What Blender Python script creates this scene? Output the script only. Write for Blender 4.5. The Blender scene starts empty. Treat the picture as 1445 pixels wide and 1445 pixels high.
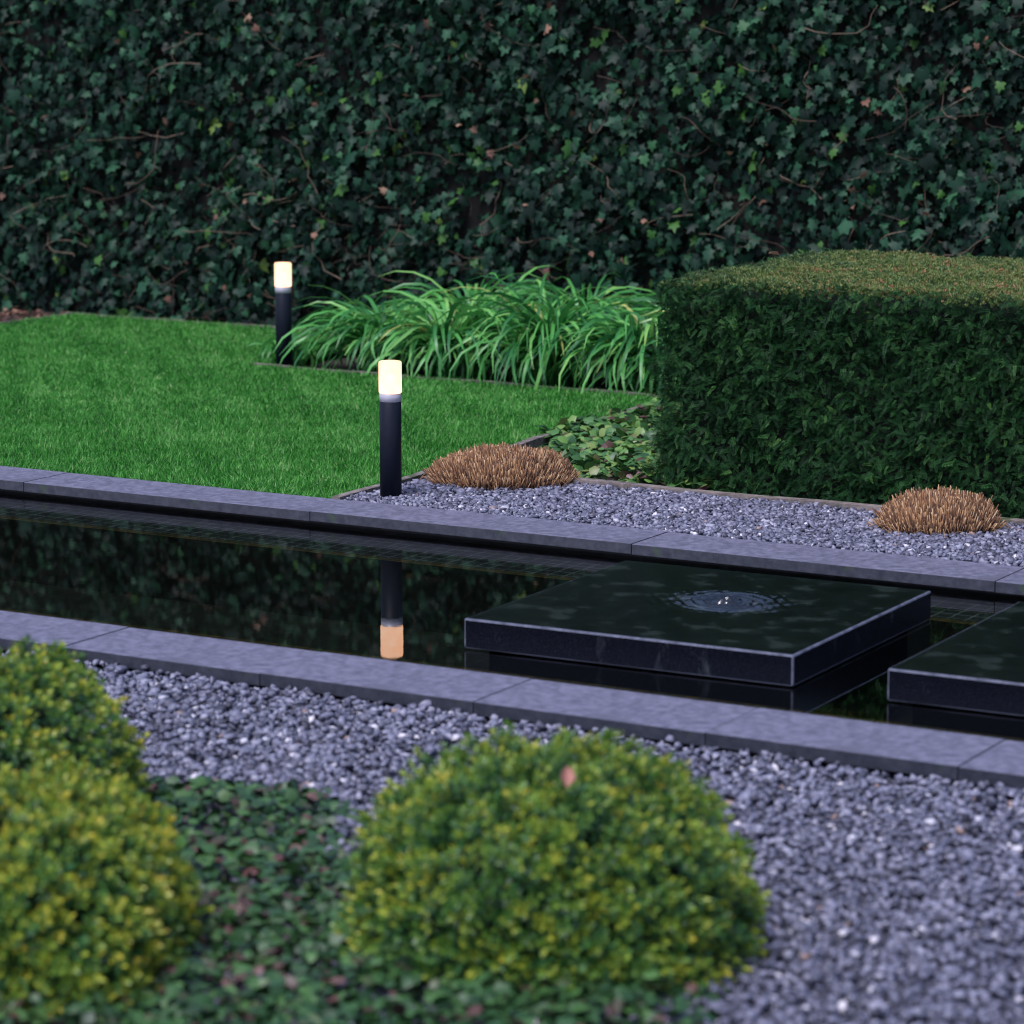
import bpy, bmesh, math, random
import numpy as np
from mathutils import Vector, Matrix
rng = np.random.default_rng(11); random.seed(5)
C = bpy.context.scene.collection
PI = math.pi
# ---------------------------------------------------------------- camera and garden axes
H = 1.8; F = 4358.0; PITCH = math.atan(750 / F)
A = math.radians(-30); O = np.array([-0.696, 10.471])
U = np.array([math.cos(A), math.sin(A), 0]); V = np.array([-math.sin(A), math.cos(A), 0]); Z3 = np.array([0, 0, 1.0])

def W(u, v, z=0.0):
    return (O[0] + U[0] * u + V[0] * v, O[1] + U[1] * u + V[1] * v, z)

def WN(u, v, z):
    u = np.asarray(u, float); v = np.asarray(v, float); z = np.broadcast_to(np.asarray(z, float), u.shape)
    return np.stack([O[0] + U[0] * u + V[0] * v, O[1] + U[1] * u + V[1] * v, z], 1)

def near_view(P, m=0.45):
    """only keep scattered bits that stand in or close to the photographed wedge"""
    d = P[:, 1] * math.cos(PITCH)
    return (np.abs(P[:, 0]) < d * 722.5 / F + m)

cam = bpy.data.objects.new('camera', bpy.data.cameras.new('camera')); C.objects.link(cam)
cam.location = (0, 0, H); cam.rotation_euler = (PI / 2 - PITCH, 0, 0)
cam.data.sensor_width = 36; cam.data.lens = F / 1445 * 36; cam.data.clip_end = 500
cam.data.dof.use_dof = True; cam.data.dof.focus_distance = 10.6; cam.data.dof.aperture_fstop = 3.7
bpy.context.scene.camera = cam

# ---------------------------------------------------------------- materials
def mat(name):
    m = bpy.data.materials.new(name); m.use_nodes = True
    nt = m.node_tree; nt.nodes.clear()
    out = nt.nodes.new('ShaderNodeOutputMaterial')
    return m, nt, out

def N(nt, t, **k):
    n = nt.nodes.new(t)
    for a, b in k.items():
        if a in n.inputs: n.inputs[a].default_value = b
        else: setattr(n, a, b)
    return n

def ramp(nt, stops, fac):
    r = nt.nodes.new('ShaderNodeValToRGB'); e = r.color_ramp.elements
    while len(e) > 1: e.remove(e[-1])
    e[0].position = stops[0][0]; e[0].color = (*stops[0][1], 1)
    for p, c in stops[1:]:
        x = e.new(p); x.color = (*c, 1)
    nt.links.new(fac, r.inputs[0]); return r.outputs[0]

def leafmat(name, stops, rough=.45, trans=.25, spec=.5, noise=0.0):
    m, nt, out = mat(name)
    a = N(nt, 'ShaderNodeAttribute', attribute_name='rnd')
    fac = a.outputs['Fac']
    col = ramp(nt, stops, fac)
    b = N(nt, 'ShaderNodeBsdfPrincipled', Roughness=rough); b.inputs['Specular IOR Level'].default_value = spec
    nt.links.new(col, b.inputs['Base Color'])
    if trans > 0:
        t = N(nt, 'ShaderNodeBsdfTranslucent'); nt.links.new(col, t.inputs[0])
        mx = N(nt, 'ShaderNodeMixShader'); mx.inputs[0].default_value = trans
        nt.links.new(b.outputs[0], mx.inputs[1]); nt.links.new(t.outputs[0], mx.inputs[2]); nt.links.new(mx.outputs[0], out.inputs[0])
    else: nt.links.new(b.outputs[0], out.inputs[0])
    return m

def noisemat(name, c1, c2, scale=20, rough=.8, bump=.3, bscale=None, bdist=.003, spec=.4, detail=6, spots=None):
    m, nt, out = mat(name)
    tc = N(nt, 'ShaderNodeTexCoord')
    n = N(nt, 'ShaderNodeTexNoise', Scale=scale, Detail=detail); n.inputs['Roughness'].default_value = .65
    nt.links.new(tc.outputs['Object'], n.inputs['Vector'])
    col = ramp(nt, [(.32, c1), (.68, c2)], n.outputs[0])
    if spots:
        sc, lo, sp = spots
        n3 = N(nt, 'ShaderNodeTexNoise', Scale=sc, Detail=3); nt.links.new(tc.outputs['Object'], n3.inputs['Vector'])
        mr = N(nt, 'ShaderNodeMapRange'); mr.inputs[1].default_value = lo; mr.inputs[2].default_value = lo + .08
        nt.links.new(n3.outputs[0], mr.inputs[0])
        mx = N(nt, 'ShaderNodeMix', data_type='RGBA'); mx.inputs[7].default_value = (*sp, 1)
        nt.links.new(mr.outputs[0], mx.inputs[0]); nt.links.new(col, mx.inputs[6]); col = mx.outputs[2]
    b = N(nt, 'ShaderNodeBsdfPrincipled', Roughness=rough); b.inputs['Specular IOR Level'].default_value = spec
    nt.links.new(col, b.inputs['Base Color'])
    n2 = N(nt, 'ShaderNodeTexNoise', Scale=bscale or scale * 4, Detail=5); nt.links.new(tc.outputs['Object'], n2.inputs['Vector'])
    bp = N(nt, 'ShaderNodeBump', Strength=bump, Distance=bdist); nt.links.new(n2.outputs[0], bp.inputs['Height'])
    nt.links.new(bp.outputs[0], b.inputs['Normal']); nt.links.new(b.outputs[0], out.inputs[0])
    return m

M_soil = noisemat('soil', (.012, .009, .008), (.04, .028, .022), 18, .95, .8, 60, .01)
M_lawnbase = noisemat('lawn_thatch', (.012, .05, .012), (.02, .08, .018), 30, .9, .5)
M_gravelbase = noisemat('gravel_underlay', (.03, .03, .045), (.09, .09, .12), 90, .9, 1, 90, .01)
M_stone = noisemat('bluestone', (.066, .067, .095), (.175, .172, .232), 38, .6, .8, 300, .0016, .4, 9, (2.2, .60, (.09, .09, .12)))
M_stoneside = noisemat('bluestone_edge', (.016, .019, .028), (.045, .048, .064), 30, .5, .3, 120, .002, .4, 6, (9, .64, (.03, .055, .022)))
M_wood = noisemat('weathered_timber', (.08, .068, .062), (.25, .21, .19), 22, .85, .6, 90, .004, .3, 6, (10, .6, (.05, .07, .03)))
M_core = noisemat('gap_shade_core', (.003, .0035, .003), (.009, .008, .006), 25, 1, .6)  # solid near-black core: shade between the leaves put into its colour
M_wall = noisemat('pond_wall', (.008, .009, .012), (.02, .02, .025), 20, .7, .3)
M_black = noisemat('black_powder_coat', (.006, .008, .015), (.008, .011, .02), 60, .5, .05, 400, .0005, .15)
M_silver = noisemat('brushed_aluminium', (.34, .34, .38), (.44, .44, .48), 60, .38, .05); 
M_silver.node_tree.nodes['Principled BSDF'].inputs['Metallic'].default_value = .15
M_ivy = leafmat('ivy_leaves', [(0, (.002, .009, .005)), (.3, (.004, .019, .011)), (.55, (.009, .040, .021)), (.8, (.030, .098, .050)), (.95, (.035, .11, .022)), (1, (.09, .15, .03))], .5, .08, .16)
M_twig = leafmat('dry_twigs', [(0, (.05, .032, .024)), (.6, (.13, .085, .06)), (1, (.24, .17, .12))], .85, 0)
M_dead = leafmat('dead_leaves', [(0, (.06, .025, .018)), (.6, (.17, .08, .05)), (1, (.32, .19, .12))], .7, .15)
M_yew = leafmat('yew_needles', [(0, (.004, .018, .007)), (.4, (.014, .058, .018)), (.75, (.036, .120, .030)), (1, (.10, .21, .045))], .55, .15, .15)
M_yewtop = leafmat('clipped_yew_tips', [(0, (.02, .05, .015)), (.25, (.07, .13, .028)), (.55, (.15, .21, .045)), (.76, (.24, .17, .06)), (.9, (.34, .12, .065)), (1, (.38, .26, .15))], .6, .15)
M_blade = leafmat('strap_leaves', [(0, (.012, .07, .022)), (.3, (.03, .17, .04)), (.6, (.09, .35, .07)), (.85, (.24, .52, .13)), (1, (.40, .44, .12))], .38, .25)
M_grass = leafmat('lawn_blades', [(0, (.012, .09, .010)), (.35, (.035, .22, .022)), (.62, (.09, .38, .05)), (.9, (.22, .50, .13)), (1, (.36, .50, .2))], .5, .35, .35)
M_straw = leafmat('cut_straw', [(0, (.025, .012, .009)), (.35, (.10, .048, .024)), (.6, (.24, .115, .05)), (.82, (.42, .25, .12)), (1, (.62, .45, .28))], .8, .1)
M_cover = leafmat('ground_cover_leaves', [(0, (.02, .07, .022)), (.3, (.05, .15, .035)), (.55, (.12, .25, .05)), (.72, (.19, .27, .07)), (.8, (.07, .05, .03)), (.92, (.11, .045, .045)), (1, (.18, .10, .09))], .45, .15)
M_gold = leafmat('variegated_leaves', [(0, (.010, .05, .018)), (.22, (.035, .13, .026)), (.42, (.15, .27, .03)), (.65, (.36, .40, .035)), (1, (.62, .46, .05))], .42, .2)
M_pink = leafmat('faded_pink_leaf', [(0, (.40, .17, .13)), (1, (.40, .17, .13))], .7, .2)

def gravelmat():
    m, nt, out = mat('slate_chippings')
    a = N(nt, 'ShaderNodeAttribute', attribute_name='rnd')
    col = ramp(nt, [(0, (.03, .03, .045)), (.3, (.088, .092, .130)), (.65, (.165, .168, .230)), (.92, (.28, .28, .345)), (.965, (.62, .60, .64)), (.985, (.34, .22, .2)), (1, (.16, .13, .08))], a.outputs['Fac'])
    tc = N(nt, 'ShaderNodeTexCoord'); n = N(nt, 'ShaderNodeTexNoise', Scale=150, Detail=4); nt.links.new(tc.outputs['Object'], n.inputs['Vector'])
    mr = N(nt, 'ShaderNodeMapRange'); mr.inputs[3].default_value = .6; mr.inputs[4].default_value = 1.4; nt.links.new(n.outputs[0], mr.inputs[0])
    mu = N(nt, 'ShaderNodeMix', data_type='RGBA', blend_type='MULTIPLY'); mu.inputs[0].default_value = 1
    nt.links.new(col, mu.inputs[6]); nt.links.new(mr.outputs[0], mu.inputs[7])
    b = N(nt, 'ShaderNodeBsdfPrincipled', Roughness=.55); nt.links.new(mu.outputs[2], b.inputs['Base Color'])
    nt.links.new(b.outputs[0], out.inputs[0]); return m
M_gravel = gravelmat()

def tilemat(name, c1, c2, grout, size):
    m, nt, out = mat(name)
    tc = N(nt, 'ShaderNodeTexCoord'); mp = N(nt, 'ShaderNodeMapping')
    br = N(nt, 'ShaderNodeTexBrick'); br.offset = 0
    br.inputs['Color1'].default_value = (*c1, 1); br.inputs['Color2'].default_value = (*c2, 1); br.inputs['Mortar'].default_value = (*grout, 1)
    br.inputs['Scale'].default_value = 1; br.inputs['Mortar Size'].default_value = size * .05; br.inputs['Brick Width'].default_value = size; br.inputs['Row Height'].default_value = size
    nt.links.new(tc.outputs['Object'], br.inputs['Vector'])
    n = N(nt, 'ShaderNodeTexNoise', Scale=9, Detail=5); nt.links.new(tc.outputs['Object'], n.inputs['Vector'])
    mr = N(nt, 'ShaderNodeMapRange'); mr.inputs[1].default_value = .3; mr.inputs[2].default_value = .7; mr.inputs[3].default_value = .35; mr.inputs[4].default_value = 1.5
    nt.links.new(n.outputs[0], mr.inputs[0])
    mu = N(nt, 'ShaderNodeMix', data_type='RGBA', blend_type='MULTIPLY'); mu.inputs[0].default_value = 1
    nt.links.new(br.outputs['Color'], mu.inputs[6]); nt.links.new(mr.outputs[0], mu.inputs[7])
    b = N(nt, 'ShaderNodeBsdfPrincipled', Roughness=.7); nt.links.new(mu.outputs[2], b.inputs['Base Color']); nt.links.new(b.outputs[0], out.inputs[0])
    return m
M_floor = tilemat('pond_floor_tiles', (.006, .009, .007), (.010, .012, .009), (.02, .022, .02), .10)
M_ledge = tilemat('submerged_mosaic', (.018, .020, .028), (.026, .03, .04), (.16, .18, .23), .055)
M_nosing = tilemat('mossy_mosaic', (.15, .085, .03), (.085, .075, .025), (.006, .005, .004), .05)

def watermat(name, tint, layers, rough=0.0, base=None, ior=1.85):
    m, nt, out = mat(name)
    tc = N(nt, 'ShaderNodeTexCoord'); prev = None
    for sc, det, st, dist, stretch in layers:
        mp = N(nt, 'ShaderNodeMapping'); mp.inputs['Scale'].default_value = stretch; nt.links.new(tc.outputs['Object'], mp.inputs['Vector'])
        n = N(nt, 'ShaderNodeTexNoise', Scale=sc, Detail=det); nt.links.new(mp.outputs[0], n.inputs['Vector'])
        bp = N(nt, 'ShaderNodeBump', Strength=st, Distance=dist); nt.links.new(n.outputs[0], bp.inputs['Height'])
        if prev: nt.links.new(prev, bp.inputs['Normal'])
        prev = bp.outputs[0]
    fr = N(nt, 'ShaderNodeFresnel', IOR=ior); nt.links.new(prev, fr.inputs['Normal'])
    g = N(nt, 'ShaderNodeBsdfGlossy', Roughness=rough); nt.links.new(prev, g.inputs['Normal'])
    if base is None:
        t = N(nt, 'ShaderNodeBsdfTransparent'); t.inputs[0].default_value = (*tint, 1)
    else:
        t = base(nt, tc)
    mx = N(nt, 'ShaderNodeMixShader'); nt.links.new(fr.outputs[0], mx.inputs[0]); nt.links.new(t.outputs[0], mx.inputs[1]); nt.links.new(g.outputs[0], mx.inputs[2])
    nt.links.new(mx.outputs[0], out.inputs[0]); return m
M_water = watermat('pond_water', (.62, .70, .6), [(5, 2, 1, .00006, (1, 1, 1)), (34, 2, 1, .000025, (1, 2.2, 1))])
M_film = watermat('thin_water_film', (.8, .88, .84), [(9, 3, 1, .0010, (1, 1, 1)), (70, 3, 1, .0005, (1, 1, 1))], .08)

def slabmat():
    m, nt, out = mat('polished_black_granite')
    tc = N(nt, 'ShaderNodeTexCoord')
    v = N(nt, 'ShaderNodeTexNoise', Scale=420, Detail=2); nt.links.new(tc.outputs['Object'], v.inputs['Vector'])
    n = N(nt, 'ShaderNodeTexNoise', Scale=5, Detail=6); nt.links.new(tc.outputs['Object'], n.inputs['Vector'])
    c1 = ramp(nt, [(.35, (.002, .0025, .005)), (.62, (.005, .006, .011)), (.76, (.05, .06, .075))], v.outputs[0])
    # bright meniscus painted as a thin line at the water, and a few chalky run marks
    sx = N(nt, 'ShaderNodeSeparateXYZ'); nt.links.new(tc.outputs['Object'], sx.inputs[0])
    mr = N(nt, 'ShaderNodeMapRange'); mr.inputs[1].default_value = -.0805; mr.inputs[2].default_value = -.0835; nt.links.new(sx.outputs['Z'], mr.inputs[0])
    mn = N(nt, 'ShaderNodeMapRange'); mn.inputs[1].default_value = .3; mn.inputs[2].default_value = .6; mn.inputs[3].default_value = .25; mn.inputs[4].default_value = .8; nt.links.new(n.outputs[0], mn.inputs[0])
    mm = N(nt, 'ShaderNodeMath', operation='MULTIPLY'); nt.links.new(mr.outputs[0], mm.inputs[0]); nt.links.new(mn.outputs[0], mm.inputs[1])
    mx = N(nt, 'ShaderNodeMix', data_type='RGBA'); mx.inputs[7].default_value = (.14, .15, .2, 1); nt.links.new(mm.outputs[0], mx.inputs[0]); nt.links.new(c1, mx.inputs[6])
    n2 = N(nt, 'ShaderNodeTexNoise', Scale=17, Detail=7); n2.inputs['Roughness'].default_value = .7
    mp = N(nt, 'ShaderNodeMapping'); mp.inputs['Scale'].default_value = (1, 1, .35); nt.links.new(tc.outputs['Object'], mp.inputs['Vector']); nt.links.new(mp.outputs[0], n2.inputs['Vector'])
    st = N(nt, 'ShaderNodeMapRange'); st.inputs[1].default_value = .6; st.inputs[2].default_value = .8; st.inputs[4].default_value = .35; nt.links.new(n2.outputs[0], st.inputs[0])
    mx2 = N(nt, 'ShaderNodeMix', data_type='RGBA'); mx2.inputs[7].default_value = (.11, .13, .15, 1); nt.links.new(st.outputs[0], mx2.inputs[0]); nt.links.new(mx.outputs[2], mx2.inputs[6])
    b = N(nt, 'ShaderNodeBsdfPrincipled', Roughness=.2); b.inputs['Specular IOR Level'].default_value = .14; nt.links.new(mx2.outputs[2], b.inputs['Base Color'])
    nt.links.new(b.outputs[0], out.inputs[0]); return m
M_slab = slabmat()
M_edge = noisemat('sky_glint_arris', (.03, .034, .05), (.15, .16, .21), 22, .35, .1)  # paler bevel colour paints the sky glint along the slab edges
M_slabtop = noisemat('painted_sheen_granite', (.006, .008, .010), (.028, .034, .040), 9, .35, .3, 60, .0015, .3, 9, (9, .56, (.07, .082, .09)))  # hedge reflection painted into the grey-green mottling, bright wet patches into the pale spots

def lampmat():
    m, nt, out = mat('lit_frosted_glass')
    tc = N(nt, 'ShaderNodeTexCoord'); n = N(nt, 'ShaderNodeTexNoise', Scale=14, Detail=2); nt.links.new(tc.outputs['Object'], n.inputs['Vector'])
    col = ramp(nt, [(.35, (1, .50, .29)), (.65, (1, .62, .43))], n.outputs[0])
    e = N(nt, 'ShaderNodeEmission', Strength=1.0); nt.links.new(col, e.inputs[0]); nt.links.new(e.outputs[0], out.inputs[0]); return m
M_lamp = lampmat()

# ---------------------------------------------------------------- object helpers
def prop(o, label=None, cat=None, group=None, kind=None):
    for k, v in (('label', label), ('category', cat), ('group', group), ('kind', kind)):
        if v: o[k] = v
    return o

def link(name, me, m=None, parent=None, loc=None, rot=0):
    o = bpy.data.objects.new(name, me); C.objects.link(o)
    if m is not None: me.materials.append(m)
    if parent is not None: o.parent = parent
    if loc is not None: o.location = loc
    o.rotation_euler = (0, 0, rot); return o

def empty(name, loc=(0, 0, 0), rot=0):
    o = bpy.data.objects.new(name, None); C.objects.link(o); o.location = loc; o.rotation_euler = (0, 0, rot); o.empty_display_size = .1
    return o

def mesh_np(name, verts, lv, ls, lt, rnd, smooth=False):
    me = bpy.data.meshes.new(name)
    me.vertices.add(len(verts)); me.vertices.foreach_set('co', np.ascontiguousarray(verts, np.float32).ravel())
    me.loops.add(len(lv)); me.loops.foreach_set('vertex_index', np.ascontiguousarray(lv, np.int32))
    me.polygons.add(len(ls)); me.polygons.foreach_set('loop_start', np.ascontiguousarray(ls, np.int32)); me.polygons.foreach_set('loop_total', np.ascontiguousarray(lt, np.int32))
    if smooth: me.polygons.foreach_set('use_smooth', np.ones(len(ls), bool))
    a = me.attributes.new('rnd', 'FLOAT', 'POINT'); a.data.foreach_set('value', np.ascontiguousarray(rnd, np.float32))
    me.update(calc_edges=True); me.validate(); return me

def scatter(name, temps, P, B, S, rnd, m, parent=None, smooth=False, grad=None):
    """every copy of a template (verts, faces) at P with basis B (n,3,3: rows x,y,z axes) and scale S, in one mesh"""
    n = len(P)
    if n == 0: return None
    pick = rng.integers(0, len(temps), n)
    Vs, L, LS, LT, R = [], [], [], [], []; vo = 0; lo = 0
    S = np.asarray(S, float)
    if S.ndim == 1: S = np.repeat(S[:, None], 3, 1)
    for t, (tv, tf) in enumerate(temps):
        idx = np.nonzero(pick == t)[0]; k = len(idx)
        if not k: continue
        tv = np.asarray(tv, float); nv = len(tv)
        q = tv[None] * S[idx][:, None]
        w = np.einsum('nvi,nij->nvj', q, B[idx]) + P[idx][:, None]
        flat = np.concatenate([np.asarray(f) for f in tf]); tot = np.array([len(f) for f in tf]); st = np.concatenate([[0], np.cumsum(tot)[:-1]])
        Vs.append(w.reshape(-1, 3)); L.append((flat[None] + (np.arange(k) * nv)[:, None] + vo).ravel())
        LS.append((st[None] + (np.arange(k) * len(flat))[:, None] + lo).ravel()); LT.append(np.tile(tot, k))
        r = np.repeat(rnd[idx], nv)
        if grad: r = np.clip(r + np.tile(grad(tv), k), 0, 1)
        R.append(r); vo += k * nv; lo += k * len(flat)
    me = mesh_np(name, np.concatenate(Vs), np.concatenate(L), np.concatenate(LS), np.concatenate(LT), np.concatenate(R), smooth)
    return link(name, me, m, parent)

def nrm(a): return a / np.maximum(np.linalg.norm(a, axis=-1, keepdims=True), 1e-9)
def basis(Y, Zish):
    Y = nrm(Y); X = nrm(np.cross(Y, Zish)); Zz = np.cross(X, Y)
    return np.stack([X, Y, Zz], 1)
def rv(n, s=1.0): return rng.normal(0, s, (n, 3))
def wob(a, b, f=1.0, s=0.0):
    return (np.sin(a * 2.1 * f + s) * np.cos(b * 1.7 * f + 1.3 * s) + .6 * np.sin(a * 4.7 * f + b * 3.9 * f + s * 2) + .4 * np.cos(a * 9.1 * f - b * 8.3 * f + s)) / 2

def bm_obj(name, bm, m, parent=None, loc=None, rot=0, smooth=False):
    me = bpy.data.meshes.new(name); bm.to_mesh(me); bm.free()
    if smooth:
        for p in me.polygons: p.use_smooth = True
    return link(name, me, m, parent, loc, rot)

def box(name, u0, u1, v0, v1, z0, z1, m, parent=None, bevel=0.0, jit=0.0, m_side=None):
    """a box laid out on the pond's axes, its origin at its own base centre"""
    bm = bmesh.new(); bmesh.ops.create_cube(bm, size=1)
    for v in bm.verts: v.co = Vector((v.co.x * (u1 - u0), v.co.y * (v1 - v0), (v.co.z + .5) * (z1 - z0)))
    if bevel: bmesh.ops.bevel(bm, geom=bm.edges[:], offset=bevel, segments=2, affect='EDGES', profile=.6)
    o = bm_obj(name, bm, m, parent, W((u0 + u1) / 2, (v0 + v1) / 2, z0) if parent is None else ((u0 + u1) / 2, (v0 + v1) / 2, z0), A if parent is None else 0)
    if m_side:
        o.data.materials.append(m_side)
        for p in o.data.polygons:
            if abs(p.normal.z) < .5: p.material_index = 1
    return o

def lathe(prof, seg=48):
    bm = bmesh.new(); rings = []
    for r, z in prof:
        rings.append([bm.verts.new((r * math.cos(2 * PI * i / seg), r * math.sin(2 * PI * i / seg), z)) for i in range(seg)])
    for a, b in zip(rings, rings[1:]):
        for i in range(seg):
            f = bm.faces.new((a[i], a[(i + 1) % seg], b[(i + 1) % seg], b[i])); f.smooth = True
    bm.faces.new(rings[-1]); bm.faces.new(rings[0][::-1]); return bm

# ---------------------------------------------------------------- ground, lawn, beds
PU0, PU1, PV0, PV1 = -3.75, 5.0, -1.862, 0.0           # the pond's open water
def sheet(name, rects, z, m, kind='structure'):
    bm = bmesh.new()
    for u0, u1, v0, v1 in rects:
        bm.faces.new([bm.verts.new(W(*p, z)) for p in ((u0, v0), (u1, v0), (u1, v1), (u0, v1))])
    bmesh.ops.remove_doubles(bm, verts=bm.verts, dist=1e-4)
    o = bm_obj(name, bm, m); o['kind'] = kind; return o
q0, q1, r0, r1 = PU0 - .12, PU1 + .12, PV0 - .12, PV1 + .12
sheet('ground', [(-60, q0, -60, r0), (q0, q1, -60, r0), (q1, 60, -60, r0), (-60, q0, r0, r1), (q1, 60, r0, r1),
                 (-60, q0, r1, 60), (q0, q1, r1, 60), (q1, 60, r1, 60)], -.055, M_soil)
lawn_poly = [(-4.72, .27), (-.09, .27), (-.26, 3.29), (-2.53, 3.31), (-2.55, 4.70), (-4.72, 4.70)]
bm = bmesh.new(); bm.faces.new([bm.verts.new(W(u, v, -.022)) for u, v in lawn_poly]); bmesh.ops.triangulate(bm, faces=bm.faces[:])
prop(bm_obj('lawn', bm, M_lawnbase), kind='structure')
sheet('gravel_bed', [(-.05, 4.9, .27, .99)], -.03, M_gravelbase)
sheet('gravel_bed', [(-3.5, 8, -7.5, -2.17)], -.05, M_gravelbase)

def inpoly(u, v, poly):
    c = np.zeros(len(u), bool); j = len(poly) - 1
    for i in range(len(poly)):
        (ui, vi), (uj, vj) = poly[i], poly[j]
        t = ((vi > v) != (vj > v)) & (u < (uj - ui) * (v - vi) / (vj - vi + 1e-12) + ui); c ^= t; j = i
    return c

# lawn blades
blade_t = []
for k in range(4):
    b = random.uniform(.25, .8)
    w = [.5, .38, 0]; ys = [0, .55, 1.0]; zs = [0, .12 * b, b * .55]
    v = [(-w[0], ys[0], zs[0]), (w[0], ys[0], zs[0]), (-w[1], ys[1], zs[1]), (w[1], ys[1], zs[1]), (0, ys[2], zs[2])]
    blade_t.append((v, [(0, 1, 3, 2), (2, 3, 4)]))
def lawn_blades():
    n = 480000
    u = rng.uniform(-4.72, -.07, n); v = rng.uniform(.262, 4.70, n)
    P = WN(u, v, -.022); k = inpoly(u, v, lawn_poly) & near_view(P, .4)
    # thinner further off, where a blade is far below a pixel
    k &= rng.random(n) < np.clip(1.35 - (P[:, 1] - 10.5) * .12, .45, 1)
    u, v, P = u[k], v[k], P[k]; n = len(P)
    d1 = wob(u * 3.0, v * 3.0, 1, .7); d2 = wob(u * 2.2, v * 4.0, 1, 2.9)
    Y = np.stack([np.zeros(n), np.zeros(n), np.ones(n)], 1) + rv(n, .42) * [1, 1, 0] + d1[:, None] * .55 * U + (d2[:, None] * .5) * V
    B = basis(Y, rv(n)); h = rng.uniform(.020, .042, n); w = rng.uniform(.0030, .0056, n) * (1 + (P[:, 1] > 13) * .4)
    r = np.clip(rng.beta(1.3, 1.3, n) * .9 + .12 * wob(u * 1.3, v * 2.6, 1, 5) + .14 * wob(u * 6, v * 6, 1, 1), 0, .985)
    r = np.where(rng.random(n) < .012, 1, r)
    o = scatter('lawn_grass', blade_t, P, B, np.stack([w, h, h], 1), r, M_grass)
    prop(o, 'short bright green lawn grass filling the area behind the pond', 'grass', kind='stuff')
lawn_blades()

# ---------------------------------------------------------------- pond
box('pond_wall', PU0 - .2, PU1 + .2, PV1 + .045, PV1 + .10, -.4, -.036, M_wall)['kind'] = 'structure'
box('pond_wall', PU0 - .2, PU1 + .2, PV0 - .10, PV0 - .045, -.4, -.036, M_wall)['kind'] = 'structure'
box('pond_wall', PU0 - .10, PU0 - .045, PV0 - .04, PV1 + .04, -.4, -.036, M_wall)['kind'] = 'structure'
box('pond_wall', PU1 + .045, PU1 + .10, PV0 - .04, PV1 + .04, -.4, -.036, M_wall)['kind'] = 'structure'
def flat(name, u0, u1, v0, v1, z, m, nx=1, ny=1):
    bm = bmesh.new(); bmesh.ops.create_grid(bm, x_segments=nx, y_segments=ny, size=.5)
    for p in bm.verts: p.co = Vector((p.co.x * (u1 - u0), p.co.y * (v1 - v0), 0))
    return bm_obj(name, bm, m, None, W((u0 + u1) / 2, (v0 + v1) / 2, z), A)
prop(flat('pond_floor', PU0 - .05, PU1 + .05, PV0 - .05, PV1 + .05, -.30, M_floor), kind='structure')
for nm, v0, v1, n0, n1 in (('pond_ledge', -.245, .045, -.285, -.245), ('pond_ledge', -1.907, -1.575, -1.575, -1.535)):
    prop(box(nm, PU0 - .04, PU1 + .04, v0, v1, -.30, -.082, M_ledge if v1 > 0 else M_wall, m_side=M_wall), kind='structure')
    prop(box('ledge_nosing', PU0 - .04, PU1 + .04, n0, n1, -.30, -.079, M_nosing, m_side=M_wall), kind='structure')
prop(flat('water', PU0 - .045, PU1 + .045, PV0 - .045, PV1 + .045, -.05, M_water), kind='structure')

# coping stones: 35 mm thick, overhanging the wall
def coping(u0, u1, v0, v1, label, group, dz=0.0):
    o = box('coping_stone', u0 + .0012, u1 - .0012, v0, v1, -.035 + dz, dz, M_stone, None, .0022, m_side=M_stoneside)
    prop(o, label, 'coping stone', group)
G1 = 'coping stones along the far side of the pond'; G2 = 'coping stones along the near side of the pond'
bl = {-3.75: 'grey coping stone of the far pond edge beyond the left side of the photo',
      -2.5: 'grey coping stone cut by the left photo edge beside the lawn',
      -1.25: 'long grey coping stone on the far pond edge bordering only the green lawn',
      0: 'grey coping stone before the near lit bollard and larger brown grass mound',
      1.25: 'mossy grey coping stone behind the fountain slab, in front of gravel and smaller brown clump',
      2.5: 'grey coping stone behind the second slab, cut off at right, mossy corner',
      3.75: 'grey coping stone of the far pond edge beyond the right side of the photo'}
for i, u in enumerate(sorted(bl)): coping(u, u + 1.25, 0, .262, bl[u], G1, [.0, .001, 0, .0015, 0, -.001, 0][i])
fl = {0: 'near side grey coping stone behind the left yellow green shrubs, cut by left photo edge',
      1: 'near side grey coping stone just left of the first dark joint',
      2: 'near side grey coping stone just right of the first dark joint',
      3: 'near side grey coping stone behind the central round shrub, in front of the fountain slab',
      4: 'near side grey coping stone in front of the gap between the two black slabs',
      5: 'near side grey coping stone at the right photo edge, in front of the second slab'}
fj = [1.285 + .655 * (k - 2) for k in range(-5, 8)]
for i in range(len(fj) - 1):
    k = i - 5
    lab = fl.get(k, 'grey coping stone of the near pond edge beyond the %s side of the photo' % ('left' if k < 0 else 'right'))
    coping(fj[i], fj[i + 1], -2.165, PV0, lab, G2, (0, .001, -.0005, .0008)[i % 4])
for u0, side in ((PU0 - .262, 'left'), (PU1, 'right')):
    coping(u0 + .001, u0 + .261, -2.16, .26, 'long grey coping stone closing the %s end of the pond outside the photo' % side, 'coping stones at the ends of the pond')

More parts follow.
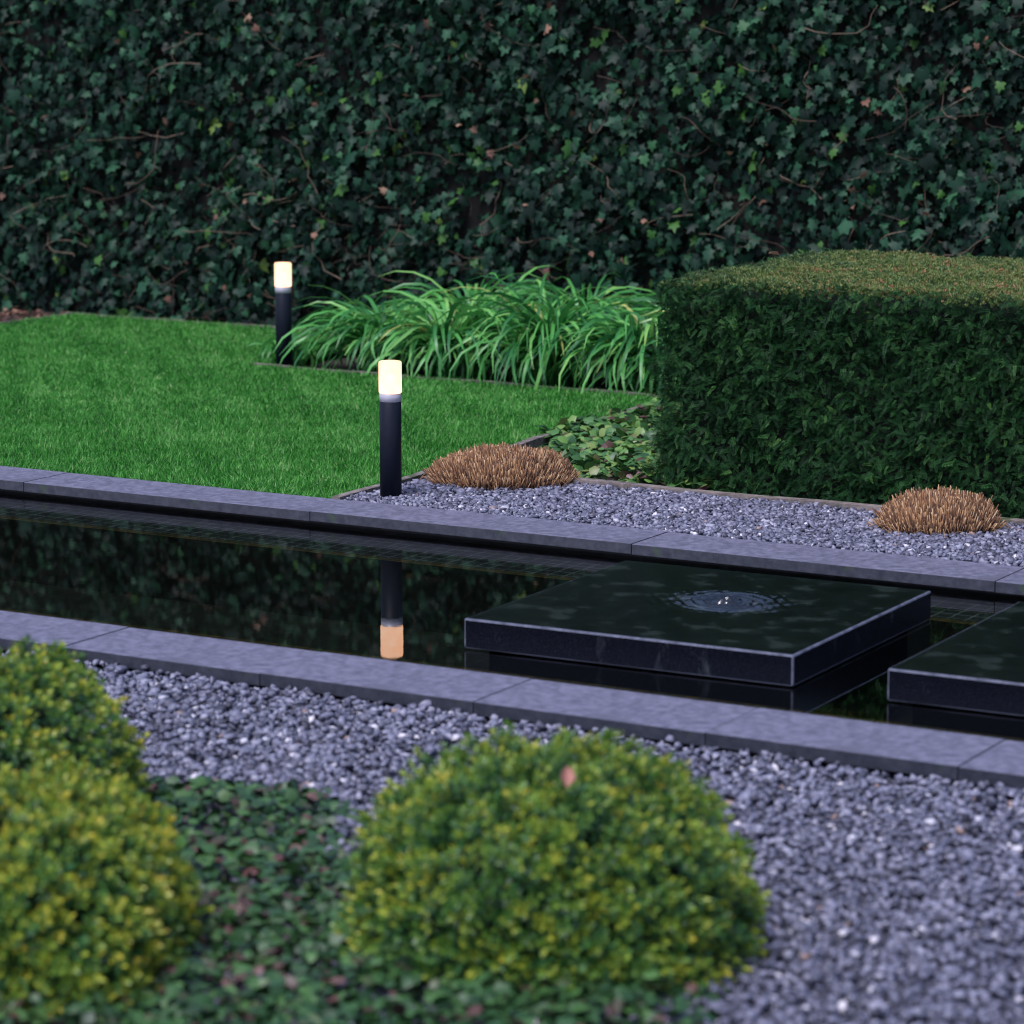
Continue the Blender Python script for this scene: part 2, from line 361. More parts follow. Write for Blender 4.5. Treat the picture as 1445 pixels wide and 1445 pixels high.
# fountain slabs
def slab(u0, v0, name, label):
    t = empty(name, W(u0 + .5, v0 + .5, -.05), A + math.radians(1.2)); prop(t, label, 'fountain slab', 'black granite slabs standing in the pond')
    bm = bmesh.new(); bmesh.ops.create_cube(bm, size=1)
    for v in bm.verts: v.co = Vector((v.co.x * 1.004, v.co.y * 1.004, -.086 if v.co.z < 0 else 0))
    bmesh.ops.bevel(bm, geom=bm.edges[:], offset=.0055, segments=2, affect='EDGES', profile=.5)
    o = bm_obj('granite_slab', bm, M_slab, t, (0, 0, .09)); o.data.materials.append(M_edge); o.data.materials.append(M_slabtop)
    for p in o.data.polygons:
        n = p.normal
        if n.z > .15 and n.z < .97: p.material_index = 1
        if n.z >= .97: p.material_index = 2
        if abs(n.z) < .1 and abs(n.x) > .2 and abs(n.y) > .2: p.material_index = 1
    b = bmesh.new(); bmesh.ops.create_cube(b, size=1)
    for v in b.verts: v.co = Vector((v.co.x * .9, v.co.y * .9, -.24 if v.co.z < 0 else 0.0))
    bm_obj('pedestal', b, M_wall, t, (0, 0, .003))
    # film of water running over the top
    n = 260; g = np.linspace(-.494, .494, n); X, Y = np.meshgrid(g, g, indexing='ij'); x, y = X.ravel(), Y.ravel()
    cx, cy = .05, .06; r = np.hypot(x - cx, y - cy); th = np.arctan2(y - cy, x - cx)
    z = .0060 * np.cos(2 * PI * r / .034 + .8 * np.sin(3 * th) + .5 * np.sin(7 * th)) * np.exp(-(r / .10) ** 2)
    z += .012 * np.exp(-(r / .032) ** 2)
    z += .0046 * wob(x * 34, y * 34, 1, 1) * np.exp(-(x - cx) ** 2 / .026 - (y - cy) ** 2 / .013)
    for ax, ay, sx, sy, am in ((.20, .22, .12, .10, .0011), (.36, .02, .05, .12, .0011), (-.02, .44, .2, .03, .0007)):
        z += am * wob(x * 60, y * 60, 1, 3) * np.exp(-((x - ax) / sx) ** 2 - ((y - ay) / sy) ** 2)
    e = np.minimum(.494 - np.abs(x), .494 - np.abs(y)); z = z * np.clip(e / .05, 0, 1) + .0915
    vid = np.arange(n * n).reshape(n, n); q = np.stack([vid[:-1, :-1], vid[1:, :-1], vid[1:, 1:], vid[:-1, 1:]], -1).reshape(-1, 4)
    me = mesh_np('water_film', np.stack([x, y, z], 1), q.ravel(), np.arange(len(q)) * 4, np.full(len(q), 4), np.zeros(n * n), True)
    link('water_film', me, M_film, t)
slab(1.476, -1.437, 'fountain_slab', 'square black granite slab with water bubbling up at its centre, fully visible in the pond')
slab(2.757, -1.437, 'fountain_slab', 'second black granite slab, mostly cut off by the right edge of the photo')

# ---------------------------------------------------------------- gravel
stone_t = []
for k in range(9):
    bm = bmesh.new()
    for i in range(13):
        p = Vector([random.gauss(0, 1) for _ in range(3)]).normalized() * random.uniform(.46, .62); bm.verts.new((p.x * 1.2, p.y, p.z * .68))
    res = bmesh.ops.convex_hull(bm, input=bm.verts[:]); bmesh.ops.delete(bm, geom=[e for e in set(res['geom_interior'] + res['geom_unused']) if isinstance(e, bmesh.types.BMVert)], context='VERTS')
    bm.verts.index_update()
    stone_t.append(([tuple(v.co) for v in bm.verts], [tuple(v.index for v in f.verts) for f in bm.faces])); bm.free()
def gravel(u, v, zb, hgt, lo, hi, name, label):
    n = len(u); P = WN(u, v, zb + hgt * rng.random(n)); P[:, 2] += .004 * wob(u * 6, v * 6)
    k = near_view(P, .5); P = P[k]; n = len(P)
    Y = rv(n) * [1, 1, .35]; B = basis(Y, np.array([0, 0, 1.]) + rv(n, .45))
    s = (lo + (hi - lo) * rng.random(n) ** 1.4) * np.where(rng.random(n) < .06, 1.35, 1)
    r = np.clip(rng.beta(1.4, 1.7, n), 0, .95); q = rng.random(n); r = np.where(q < .007, .967, r); r = np.where(q > .995, .99, r)
    o = scatter(name, stone_t, P, B, s, r, M_gravel); prop(o, label, 'gravel', kind='stuff')
n = 30000; u = rng.uniform(-.06, 3.6, n); v = .266 + .72 * rng.random(n); k = u > -.03 + .0 * v
gravel(u[k], v[k], -.014, .017, .012, .024, 'gravel', 'blue grey slate chippings between the far coping and the clipped yew')
n = 95000; u = rng.uniform(-.8, 5.6, n); v = rng.uniform(-5.6, -2.168, n)
gravel(u, v, -.049, .020, .013, .027, 'gravel', 'blue grey slate chippings in the foreground in front of the near coping')
# some stones banked up against the outer side of the near coping

# ---------------------------------------------------------------- edging boards
def board(p0, p1, w, z0, z1, label, nm='edging_board'):
    a = np.array(W(*p0)[:2]); b = np.array(W(*p1)[:2]); d = b - a; L = np.linalg.norm(d)
    bm = bmesh.new(); bmesh.ops.create_cube(bm, size=1); bmesh.ops.subdivide_edges(bm, edges=[e for e in bm.edges if abs((e.verts[0].co - e.verts[1].co).x) > .5], cuts=14)
    for v in bm.verts:
        v.co = Vector((v.co.x * L, v.co.y * w + .004 * math.sin(v.co.x * 9), (v.co.z + .5) * (z1 - z0) + (.003 * math.sin(v.co.x * 23) if v.co.z > 0 else 0)))
    bmesh.ops.bevel(bm, geom=[e for e in bm.edges if e.calc_length() > L / 30 and len(e.link_faces) == 2 and e.calc_face_angle() > .6], offset=.004, segments=1, profile=.5)
    o = bm_obj(nm, bm, M_wood, None, (*((a + b) / 2), z0), math.atan2(d[1], d[0]))
    prop(o, label, 'edging board', 'weathered edging boards of the beds')
board((-.065, .268), (-.25, 3.24), .034, -.06, .004, 'grey timber edging between the lawn and the gravel, running back from the near bollard')
board((.42, 1.01), (4.4, 1.01), .045, -.06, .012, 'weathered mossy board between the blue gravel and the foot of the clipped yew')
board((-2.53, 3.315), (-.2, 3.275), .022, -.06, .004, 'thin pale edging along the lawn in front of the arching grass clumps')
board((-4.75, 4.715), (-2.55, 4.715), .022, -.06, .0, 'dark thin edging at the back of the lawn below the ivy')
board((-4.735, .3), (-4.735, 4.70), .022, -.06, .0, 'thin edging on the left side of the lawn by the dark soil')

# ---------------------------------------------------------------- bollard lamps
def bollard(u, v, label):
    t = empty('bollard_lamp', W(u, v, -.03)); prop(t, label, 'garden lamp', 'lit bollard lamps')
    bm_obj('post', lathe([(.0385, 0), (.0385, .366), (.037, .3675)]), M_black, t)
    bm_obj('silver_collar', lathe([(.036, .3675), (.0388, .369), (.0388, .396), (.0365, .3975)]), M_silver, t)
    bm_obj('frosted_head', lathe([(.0365, .3976), (.0402, .400), (.0405, .402), (.0405, .504), (.0395, .508), (.036, .5105), (.02, .512)]), M_lamp, t)
bollard(.068, .416, 'lit black bollard lamp in gravel at the pond edge, nearer of the two')
bollard(-2.425, 3.417, 'lit black bollard lamp further back at the left end of the clumps')

# ---------------------------------------------------------------- ivy hedge
half = [(0, -.02), (.24, -.16), (.50, .0), (.33, .24), (.44, .56), (.17, .60), (0, 1.0)]
def ivy_t(f, c):
    out = half + [(-x, y) for x, y in half[-2:0:-1]]
    v = [(0, .36, .02)] + [(x, y, -f * abs(x) - c * (y - .36) ** 2) for x, y in out]
    k = len(out); return (v, [(0, 1 + i, 1 + (i + 1) % k) for i in range(k)])
ivy_ts = [ivy_t(.25, .25), ivy_t(.45, .1), ivy_t(.1, .4), ivy_t(-.15, .3)]
def twig_mesh(name, paths, radii, rnds, m, parent, sides=3):
    Vv, Fq, R = [], [], []; o = 0
    for P, r, c in zip(paths, radii, rnds):
        P = np.asarray(P); n = len(P); T = nrm(np.gradient(P, axis=0)); X = nrm(np.cross(T, [.3, .2, 1.])); Y = np.cross(T, X)
        for j in range(sides):
            a = 2 * PI * j / sides; Vv.append(P + (X * math.cos(a) + Y * math.sin(a)) * (r * np.linspace(1, .5, n))[:, None])
        idx = o + np.arange(sides * n).reshape(sides, n)
        for j in range(sides):
            a, b = idx[j], idx[(j + 1) % sides]; Fq.append(np.stack([a[:-1], b[:-1], b[1:], a[1:]], 1))
        R.append(np.full(sides * n, c)); o += sides * n
    q = np.concatenate(Fq)
    me = mesh_np(name, np.concatenate(Vv), q.ravel(), np.arange(len(q)) * 4, np.full(len(q), 4), np.concatenate(R), True)
    return link(name, me, m, parent)

hedge = empty('ivy_hedge', (0, 0, 0)); prop(hedge, 'tall dark green ivy covered hedge with bare brown twigs closing the garden behind', 'hedge')
HU0, HU1, HT = -9.0, 3.6, 2.5
def hedge_face(u, z): return 4.97 + .10 * wob(u * 1.6, z * 2.2, 1, .4) + .05 * wob(u * 5, z * 5, 1, 2.2)
def ivy():
    n = 56000; u = rng.uniform(HU0, HU1, n); z = -.03 + (HT + .05) * rng.random(n)
    dep = rng.random(n) ** 1.2 * .22 + .03 * wob(u * 11, z * 11, 1, 3)
    v = hedge_face(u, z) + dep; P = WN(u, v, z)
    P = P[near_view(P, 1.2)]; n = len(P)
    Nn = -V * 1.0 + Z3 * .50 + rv(n, .38); Y = -Z3 * 1.0 + rv(n, .5) - V * .15
    B = basis(Y, Nn)
    s = rng.uniform(.034, .068, n) * np.where(rng.random(n) < .15, 1.4, 1)
    r = np.clip(rng.beta(1.5, 2.0, n) * .9 + .10 * wob(P[:, 0] * 2.5, P[:, 2] * 3.5, 1, 2) + .08 * wob(P[:, 0] * 9, P[:, 2] * 9, 1, 5), 0, .93); q = rng.random(n); r = np.where(q < .018, .955, r); r = np.where(q < .004, 1., r)
    scatter('ivy_foliage', ivy_ts, P, B, s, r, M_ivy, hedge)
    n = 190; u = rng.uniform(-7.5, HU1, n); z = rng.beta(1.2, 1.6, n) * 1.9; v = hedge_face(u, z) + rng.uniform(-.03, .06, n); P = WN(u, v, z)
    B = basis(rv(n), -V + rv(n, .7)); scatter('withered_leaves', ivy_ts, P, B, rng.uniform(.03, .055, n), rng.random(n), M_dead, hedge)
    paths, rad, rr = [], [], []
    for i in range(700):
        u0 = random.uniform(-7.5, HU1); z0 = random.uniform(0.0, 2.2) if i % 3 else random.uniform(0, .7); L = random.uniform(.12, .5)
        a = random.gauss(0, .6) + (PI if random.random() < .5 else 0); k = 8; pts = []
        off = random.uniform(-.045, .07); cu = random.uniform(-2.4, 2.4)
        uu, zz = u0, z0
        for j in range(k):
            pts.append(W(uu, float(hedge_face(np.array(uu), np.array(zz))) + off + .02 * math.sin(j * 1.3 + i), max(zz, -.02)))
            a += cu / k + random.gauss(0, .22); uu += math.cos(a) * L / k; zz += math.sin(a) * L / k * .9
        paths.append(pts); rad.append(random.choice((.0012, .0015, .002, .0024, .0036))); rr.append(random.random())
    prop(twig_mesh('bare_twigs', paths, rad, rr, M_twig, hedge), kind='stuff')
ivy()
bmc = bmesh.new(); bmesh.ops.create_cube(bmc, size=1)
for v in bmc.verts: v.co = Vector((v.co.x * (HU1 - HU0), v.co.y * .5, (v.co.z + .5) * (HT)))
c = bm_obj('shade_core', bmc, M_core, hedge, W((HU0 + HU1) / 2, 5.36, -.05), A)
# leaves on the hedge's top and far face so that it is whole from elsewhere
n = 5000; u = rng.uniform(HU0, HU1, n); v = rng.uniform(5.0, 5.65, n); P = WN(u, v, HT - .02 + .05 * rng.random(n))
scatter('ivy_foliage', ivy_ts, P, basis(rv(n) * [1, 1, .2], Z3 + rv(n, .4)), rng.uniform(.04, .08, n), rng.random(n) * .9, M_ivy, hedge)

# leaf litter under the ivy
n = 2600; u = rng.uniform(-6.5, 1, n); v = rng.uniform(4.2, 4.95, n); k = (u < -4.8) | (v > 4.74); u, v = u[k], v[k]; n = len(u)
P = WN(u, v, -.045 + .02 * rng.random(n)); prop(scatter('leaf_litter', ivy_ts, P, basis(rv(n) * [1, 1, .3], Z3 + rv(n, .5)), rng.uniform(.02, .045, n), rng.beta(1, 2, n), M_dead), 'brown fallen leaves on the dark soil under the ivy', 'leaf litter', kind='stuff')

# ---------------------------------------------------------------- clipped yew block
def spray(np_, L=.25, w=.062, ang=.95, curl=.1):
    v, f = [], []
    v += [(-.012, 0, 0), (.012, 0, 0), (.006, 1, -curl), (-.006, 1, -curl)]; f.append((0, 1, 2, 3))
    for i in range(np_):
        y = .08 + .92 * i / (np_ - 1); l = L * (1 - .55 * (i / (np_ - 1)) ** 2) * random.uniform(.85, 1.1); z0 = -curl * y * y
        for s in (-1, 1):
            dx, dy = math.sin(ang) * l * s, math.cos(ang) * l; k = len(v)
            v += [(0, y, z0), (dx * .5 - w * .5 * s * .4, y + dy * .5 + w * .5, z0 + .03), (dx, y + dy, z0 + random.uniform(-.02, .05)), (dx * .5 + w * .2 * s, y + dy * .5 - w * .5, z0 + .03)]
            f.append((k, k + 1, k + 2, k + 3))
    return (v, f)
yew_ts = [spray(9), spray(8, .34, .085, 1.0, .2), spray(10, .28, .07, .85, .3)]
tuft_ts = []
for k in range(4):
    v, f = [], []
    for i in range(8):
        a = 2 * PI * i / 8 + random.uniform(-.3, .3); el = random.uniform(.5, 1.3); l = random.uniform(.7, 1.1)
        d = np.array([math.cos(a) * math.cos(el), math.sin(a) * math.cos(el), math.sin(el)]) * l; s = np.array([-math.sin(a), math.cos(a), 0]) * .11; kk = len(v)
        v += [(0, 0, 0), tuple(d * .55 + s), tuple(d), tuple(d * .55 - s)]; f.append((kk, kk + 1, kk + 2, kk + 3))
    tuft_ts.append((v, f))
yew = empty('clipped_yew', (0, 0, 0)); prop(yew, 'large box shaped clipped yew, dark green sides and olive rust top, right of the lawn', 'clipped shrub')
YU0, YU1, YV0, YV1, YZ = .735, 4.3, 1.13, 2.62, .75
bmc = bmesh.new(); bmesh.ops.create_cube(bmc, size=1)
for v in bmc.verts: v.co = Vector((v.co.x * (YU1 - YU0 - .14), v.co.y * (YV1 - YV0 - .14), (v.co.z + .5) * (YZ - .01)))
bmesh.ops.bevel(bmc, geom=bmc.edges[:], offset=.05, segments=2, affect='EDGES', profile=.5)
bm_obj('shade_core', bmc, M_core, yew, W((YU0 + YU1) / 2, (YV0 + YV1) / 2, -.055), A)
def yewfol():
    def face(n, a0, a1, fn, out, nm, view=True, bulge=True):
        a = rng.uniform(a0, a1, n); z = -.04 + (YZ + .03) * rng.random(n) ** .92
        layer = .5 + .5 * np.sin(z * 75 + 5 * wob(a * 2, z * 3))          # shoots lie in loose tiers
        dep = rng.random(n) ** 1.3 * .07 + .035 * wob(a * 4, z * 7, 1, 1) + (1 - layer) * .022
        edge = np.clip((z - (YZ - .06)) / .06, 0, 1); dep += edge ** 2 * .015
        low = np.clip((.22 - z) / .22, 0, 1)
        u, v = fn(a, dep, z, low); P = WN(u, v, z); k = near_view(P, 1.0); P, z2 = P[k], z[k]; m = len(P)
        Y = out * .75 + rv(m, .6) - Z3 * .1; B = basis(Y, Z3 * .8 + out * .8 + rv(m, .35))
        s = rng.uniform(.022, .043, m); r = np.clip(rng.beta(2, 3, m) + .12 * wob(P[:, 0] * 5, P[:, 2] * 6), 0, 1)
        scatter(nm, yew_ts, P, B, s, r, M_yew, yew)
    face(38000, YU0 + .02, YU1, lambda a, d, z, low: (a, YV0 + d - low * .02), -V, 'side_shoots')
    face(11000, YV0, YV1, lambda a, d, z, low: (YU0 + d - low * .07, a), -U, 'side_shoots')
    face(6000, YV0, YV1, lambda a, d, z, low: (YU1 - d, a), U, 'side_shoots')
    face(5000, YU0, YU1, lambda a, d, z, low: (a, YV1 - d), V, 'side_shoots')
    n = 52000; u = rng.uniform(YU0 + .005, YU1, n); v = rng.uniform(YV0 + .01, YV1, n)
    e = np.minimum.reduce([u - YU0, v - YV0, YU1 - u, YV1 - v]); z = YZ - .032 + .02 * rng.random(n) + .012 * wob(u * 5, v * 5) - np.clip(1 - e / .06, 0, 1) ** 2 * .022
    P = WN(u, v, z); k = near_view(P, .5); P, u, v, e = P[k], u[k], v[k], e[k]; n = len(P)
    r = np.clip(rng.beta(1.6, 2.4, n) * .8 + .16 * wob(u * 3, v * 4, 1, 1.2) + .10 + .12 * np.clip((u - 1.2) / 1.2, -.5, 1) - .25 * np.clip(1 - (u - YU0) / .25, 0, 1), 0, 1)
    scatter('clipped_top', tuft_ts, P, basis(rv(n) * [1, 1, .2], Z3 + rv(n, .3)), rng.uniform(.011, .02, n), r, M_yewtop, yew)
yewfol()

# ---------------------------------------------------------------- arching strap leaved clumps
def strap_clump(u, v, nb, L0, label, seed, lean=(0, 0)):
    r_ = np.random.default_rng(seed); K = 9; t = np.linspace(0, 1, K)
    Vv, R = [], []
    for i in range(nb):
        a = r_.uniform(0, 2 * PI); L = L0 * r_.uniform(.55, 1.15); up = r_.uniform(.95, 1.52); droop = r_.uniform(2.0, 3.5) * (1.0 if r_.random() < .98 else .75)
        d = np.array([math.cos(a), math.sin(a), 0]); side = np.array([-math.sin(a), math.cos(a), 0]) * (1 if r_.random() < .5 else -1)
        ang = up - droop * t ** 1.5; ds = L / (K - 1)
        x = np.concatenate([[0], np.cumsum(np.cos(ang[:-1]) * ds)]); z = np.concatenate([[0], np.cumsum(np.sin(ang[:-1]) * ds)])
        bend = r_.normal(0, .18) * L * t ** 2
        base = np.array([r_.normal(0, .045), r_.normal(0, .045), 0])
        P = base + d * x[:, None] + side * bend[:, None] + Z3 * z[:, None] + np.array([lean[0], lean[1], 0]) * (t ** 1.5)[:, None]
        P[:, 2] = np.maximum(P[:, 2], .006 + .01 * t)
        w = .0098 * r_.uniform(.7, 1.25) * np.array([.8, 1, 1.1, 1.1, 1.05, .98, .85, .62, .12]); tw = r_.normal(0, .5)
        sv = side * math.cos(tw) + Z3 * math.sin(tw)
        Vv.append(np.stack([P - sv * w[:, None], P + Z3 * -.0016, P + sv * w[:, None]], 1).reshape(-1, 3))
        c = r_.beta(2.2, 2.2) * .88 if r_.random() > .012 else .97
        R.append(np.repeat(np.clip(c + .12 * (t > .93) * (r_.random() < .3) + .05 * t, 0, 1), 3))
    base = np.arange(K * 3).reshape(K, 3); q = np.concatenate([np.stack([base[:-1, j], base[:-1, j + 1], base[1:, j + 1], base[1:, j]], 1) for j in (0, 1)])
    Q = (q[None] + (np.arange(nb) * K * 3)[:, None, None]).reshape(-1, 4)
    me = mesh_np('strap_grass_clump', np.concatenate(Vv), Q.ravel(), np.arange(len(Q)) * 4, np.full(len(Q), 4), np.concatenate(R), True)
    o = link('strap_grass_clump', me, M_blade, None, W(u, v, -.05)); prop(o, label, 'grass plant', 'arching strap leaved grass clumps')
G = [(-2.56, 3.66, 45, .30, 'small low grass tuft at the left foot of the far bollard'),
     (-2.04, 3.70, 300, .58, 'arching grass clump directly right of the far bollard'),
     (-1.62, 3.62, 330, .65, 'arching grass clump seen just above the near bollard head'),
     (-1.10, 3.66, 360, .70, 'large fountain shaped grass clump in the middle of the front row'),
     (-.60, 3.64, 340, .67, 'arching grass clump left of the yew with long drooping leaves'),
     (-.18, 3.72, 300, .64, 'rightmost arching grass clump, partly hidden by the yew corner'),
     (-1.85, 4.22, 260, .68, 'back row grass clump on the left below the ivy, upright dark tips'),
     (-1.25, 4.25, 280, .68, 'back row grass clump in the middle below the ivy'),
     (-.65, 4.22, 280, .68, 'back row grass clump right of the middle below the ivy'),
     (-.05, 4.25, 260, .68, 'back row grass clump behind the left corner of the yew')]
for i, g in enumerate(G): strap_clump(*g, 100 + i)

# ---------------------------------------------------------------- cut back brown grass mounds
def straw(x, y, rx, ry, h, n, label, seed):
    r_ = np.random.default_rng(seed)
    a = r_.uniform(0, 2 * PI, n); q = np.sqrt(r_.random(n)); q = np.clip(q, 0, 1)
    bx, by = np.cos(a) * q * rx * .86, np.sin(a) * q * ry * .86
    tx, ty = np.cos(a) * q * rx, np.sin(a) * q * ry
    gap = .85 + .15 * wob(tx * 14, ty * 14, 1, seed)
    tz = h * (1 - .60 * q ** 4) * gap * np.where(r_.random(n) < .3, r_.uniform(.7, .9, n), r_.uniform(.9, 1.0, n))
    P = np.stack([bx, by, np.zeros(n)], 1); T = np.stack([tx, ty, tz], 1) + r_.normal(0, .013, (n, 3)) * [1, 1, .3]; D = T - P; L = np.linalg.norm(D, axis=1)
    stub = ([(-.5, 0, -.3), (.5, 0, -.3), (0, 0, .6), (-.45, .6, -.3), (.45, .6, -.3), (0, .6, .55), (-.3, 1, -.2), (.3, 1, -.2), (0, 1.0, .4)],
            [(0, 1, 4, 3), (1, 2, 5, 4), (2, 0, 3, 5), (3, 4, 7, 6), (4, 5, 8, 7), (5, 3, 6, 8), (6, 7, 8)])
    w = r_.uniform(.003, .0058, n)
    o = scatter('cut_grass_mound', [stub], P, basis(D, r_.normal(0, 1, (n, 3))), np.stack([w, L, w], 1), r_.beta(1.3, 1.6, n) * .85, M_straw, grad=lambda tv: .4 * (np.asarray(tv)[:, 1] - .55))
    k = 26; aa = r_.uniform(0, 2 * PI, k); paths = []
    for q_ in aa:
        L_ = r_.uniform(.05, .11); g_ = q_ + r_.normal(0, .7); z_ = r_.uniform(.015, .05)
        paths.append([(math.cos(q_) * rx * .86 + math.cos(g_) * L_ * t_, math.sin(q_) * ry * .86 + math.sin(g_) * L_ * t_, z_ + .03 * math.sin(t_ * 3) - (z_ - .012) * t_) for t_ in np.linspace(0, 1, 5)])
    prop(twig_mesh('loose_straw', paths, [.0013] * k, [.8] * k, M_straw, o), kind='stuff')
    o.location = (x, y, -.03); prop(o, label, 'cut grass clump', 'cut back brown grass mounds on the gravel')
straw(-.035, 11.13, .268, .205, .175, 9000, 'larger cut back brown grass mound beside the near bollard', 31)
straw(1.425, 10.16, .200, .16, .172, 6500, 'smaller cut back brown grass mound in front of the yew at the right', 32)

# ---------------------------------------------------------------- ground cover
def rl(n, lob=0):
    v = [(0, .45, .03)]; 
    for i in range(n):
        a = 2 * PI * i / n - PI / 2; r = .5 * (1 + .12 * math.cos(a * 5 + lob)); v.append((r * math.cos(a), .5 + r * math.sin(a) * (1.0), -.18 * r * abs(math.cos(a)) - .12 * max(0, math.sin(a))))
    return (v, [(0, 1 + i, 1 + (i + 1) % n) for i in range(n)])
round_ts = [rl(9), rl(10, 1), rl(8, 2)]
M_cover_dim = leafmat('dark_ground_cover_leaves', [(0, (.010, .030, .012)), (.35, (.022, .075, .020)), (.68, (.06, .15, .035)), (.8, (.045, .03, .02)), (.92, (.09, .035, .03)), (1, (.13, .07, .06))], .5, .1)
def cover(poly, n, h, s0, s1, label, bias=0.0, zb=-.05, m=None):
    us = [p[0] for p in poly]; vs = [p[1] for p in poly]
    u = rng.uniform(min(us), max(us), n); v = rng.uniform(min(vs), max(vs), n); k = inpoly(u, v, poly); u, v = u[k], v[k]; n = len(u)
    dist = np.full(n, 9.0)                       # leaves sit lower towards the rim of the patch
    for i in range(len(poly)):
        a = np.array(poly[i]); b = np.array(poly[(i + 1) % len(poly)]); d = b - a; p = np.stack([u, v], 1) - a
        tt = np.clip((p @ d) / (d @ d), 0, 1); dist = np.minimum(dist, np.linalg.norm(p - tt[:, None] * d, axis=1))
    z = zb + .015 + h * np.clip(dist / .12, .15, 1) * (.55 + .3 * wob(u * 6, v * 6, 1, 2)) * rng.uniform(.5, 1, n) ** .6
    P = WN(u, v, z)
    B = basis(rv(n) * [1, 1, .35] - Z3 * .2, Z3 + rv(n, .45)); r = np.clip(rng.beta(1.2, 2.0, n) + bias + .2 * wob(u * 5, v * 5, 1, 4), 0, 1)
    o = scatter('ground_cover', round_ts, P, B, rng.uniform(s0, s1, n), r, m or M_cover); prop(o, label, 'ground cover', kind='stuff')
cover([(-.31, 2.02), (-.05, 1.75), (.2, 1.32), (.46, 1.04), (1.15, 1.04), (1.0, 1.3), (.85, 1.9), (.8, 2.9), (-.26, 3.2), (-.24, 2.5)], 6200, .135, .028, .05,
      'low rounded green and purple brown leaves between the lawn and the yew')
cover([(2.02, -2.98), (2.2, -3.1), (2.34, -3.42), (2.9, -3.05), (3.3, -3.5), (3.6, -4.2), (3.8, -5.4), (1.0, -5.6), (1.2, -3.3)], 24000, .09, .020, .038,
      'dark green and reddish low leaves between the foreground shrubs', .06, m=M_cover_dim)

# ---------------------------------------------------------------- foreground golden shrubs
oval = ([(0, 0, 0), (.27, .42, .06), (.16, .82, .02), (0, 1, -.06), (-.16, .82, .02), (-.27, .42, .06), (0, .5, -.02)],
        [(0, 1, 6), (1, 2, 3, 6), (3, 4, 5, 6), (5, 0, 6)])
def shrub(x, y, rx, ry, h, ncl, label, seed, bias=0.0):
    r_ = np.random.default_rng(seed); t = empty('golden_shrub', (x, y, -.05)); prop(t, label, 'shrub', 'yellow green rounded shrubs in the foreground')
    d = nrm(r_.normal(0, 1, (ncl * 2, 3)) * [1, 1, 1]); d = d[d[:, 2] > -.05][:ncl]; n = len(d); d0 = d
    d = d / (np.abs(d) ** 2.5).sum(1, keepdims=True) ** .4
    th = np.arctan2(d[:, 1], d[:, 0]); bump = .97 + .085 * wob(th * 2.5, d[:, 2] * 5, 1, seed) + .035 * wob(th * 9, d[:, 2] * 14, 1, seed) + r_.normal(0, .042, n)
    Cn = d * [rx, ry, h] * bump[:, None]; Nr = nrm(d / [rx, ry, h])
    k = 12; P = np.repeat(Cn, k, 0); Nn = np.repeat(Nr, k, 0); m = len(P); ang = np.tile(np.arange(k) * 2.4, n) + r_.uniform(0, 6, m) * .2
    tx = nrm(np.cross(Nn, [.1, .2, 1.0])); ty = np.cross(Nn, tx); tier = np.tile(np.arange(k) / k, n)
    rad = tx * np.cos(ang)[:, None] + ty * np.sin(ang)[:, None]
    Y = rad * (.35 + .8 * tier)[:, None] + Nn * (1.15 - .9 * tier)[:, None] + r_.normal(0, .2, (m, 3))
    P = P - Nn * (tier * .02)[:, None] + rad * .004
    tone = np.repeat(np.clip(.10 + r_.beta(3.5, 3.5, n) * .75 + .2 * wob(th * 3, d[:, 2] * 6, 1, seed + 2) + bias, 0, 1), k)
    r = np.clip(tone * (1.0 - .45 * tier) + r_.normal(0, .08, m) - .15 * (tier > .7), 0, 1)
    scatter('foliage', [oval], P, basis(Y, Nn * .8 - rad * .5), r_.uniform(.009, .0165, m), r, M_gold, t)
    # darker older leaves inside
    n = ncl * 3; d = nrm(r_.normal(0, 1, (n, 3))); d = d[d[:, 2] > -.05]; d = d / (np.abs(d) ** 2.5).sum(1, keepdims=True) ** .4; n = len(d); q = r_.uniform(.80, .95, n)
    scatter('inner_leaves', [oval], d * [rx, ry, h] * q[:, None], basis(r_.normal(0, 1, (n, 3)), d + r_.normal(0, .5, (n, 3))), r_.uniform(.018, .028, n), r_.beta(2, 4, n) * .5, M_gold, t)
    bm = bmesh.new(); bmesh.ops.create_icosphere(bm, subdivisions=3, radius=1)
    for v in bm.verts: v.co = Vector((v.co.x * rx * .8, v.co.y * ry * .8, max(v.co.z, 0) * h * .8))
    bm_obj('shade_core', bm, M_core, t, (0, 0, 0))
shrub(.075, 5.78, .385, .40, .378, 4400, 'round yellow green shrub in the middle foreground with a pale pink leaf on it', 71, -.02)
shrub(-1.09, 6.38, .30, .38, .435, 2600, 'taller yellow green shrub at the left edge, behind the lower one', 72, .04)
shrub(-.905, 5.62, .295, .38, .355, 3400, 'lower golden yellow shrub in the bottom left corner, in front of the taller one', 73, .12)
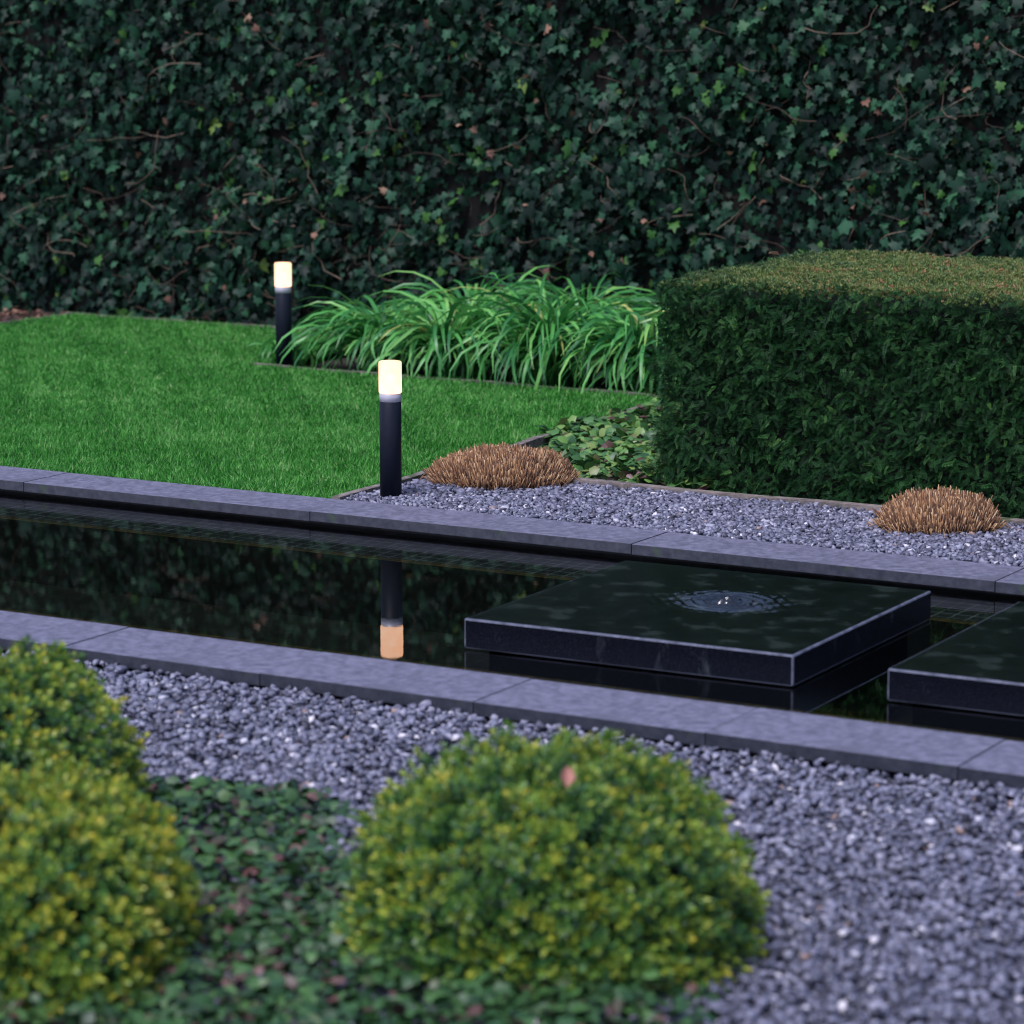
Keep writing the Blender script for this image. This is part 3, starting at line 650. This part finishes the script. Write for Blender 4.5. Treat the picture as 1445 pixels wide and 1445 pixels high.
def dead_leaf(loc, s, yaw, m, label, tilt=.5):
    v, f = oval; me = bpy.data.meshes.new('fallen_leaf'); me.from_pydata([(a * s * 1.3, b * s, c * s * 3) for a, b, c in v], [], f)
    a = me.attributes.new('rnd', 'FLOAT', 'POINT'); a.data.foreach_set('value', np.full(len(v), .9, np.float32))
    o = link('fallen_leaf', me, m, None, loc); o.rotation_euler = (tilt, .2, yaw); prop(o, label, 'fallen leaf', 'single fallen leaves')
dead_leaf((.10, 5.52, .335), .042, .2, M_pink, 'pale pink leaf caught on the middle foreground shrub', 1.1)
dead_leaf((*W(.70, 2.28)[:2], .738), .05, 1.9, M_dead, 'tan dry leaf lying at the back edge of the clipped yew top', .35)

# ---------------------------------------------------------------- light
w = bpy.data.worlds.new("World"); bpy.context.scene.world = w; w.use_nodes = True
nt = w.node_tree; bg = nt.nodes['Background']
sky = nt.nodes.new('ShaderNodeTexSky'); sky.sky_type = 'NISHITA'; sky.sun_disc = False
EL, AZ = math.radians(60), math.radians(215)
sky.sun_elevation = EL; sky.sun_rotation = AZ; sky.dust_density = 1.5; sky.ozone_density = 1.5
mx = nt.nodes.new('ShaderNodeMix'); mx.data_type = 'RGBA'; mx.blend_type = 'MULTIPLY'; mx.inputs[0].default_value = 1; mx.inputs[7].default_value = (1.0, .92, 1.03, 1)
nt.links.new(sky.outputs[0], mx.inputs[6]); nt.links.new(mx.outputs[2], bg.inputs[0]); bg.inputs[1].default_value = .095
sun = bpy.data.lights.new('sun', 'SUN'); sun.energy = 1.45; sun.angle = math.radians(24); sun.color = (.95, .93, 1.0)
so = bpy.data.objects.new('sun', sun); C.objects.link(so)
d = Vector((math.sin(AZ) * math.cos(EL), math.cos(AZ) * math.cos(EL), math.sin(EL))); so.rotation_euler = d.to_track_quat('Z', 'Y').to_euler()
sc = bpy.context.scene
sc.view_settings.view_transform = 'Standard'; sc.view_settings.look = 'None'; sc.view_settings.exposure = 1.25; sc.view_settings.gamma = 1
sc.render.engine = 'CYCLES'; sc.cycles.filter_width = 1.1; sc.cycles.max_bounces = 5; sc.cycles.diffuse_bounces = 3; sc.cycles.glossy_bounces = 3; sc.cycles.transparent_max_bounces = 12
sc.cycles.sample_clamp_indirect = 6
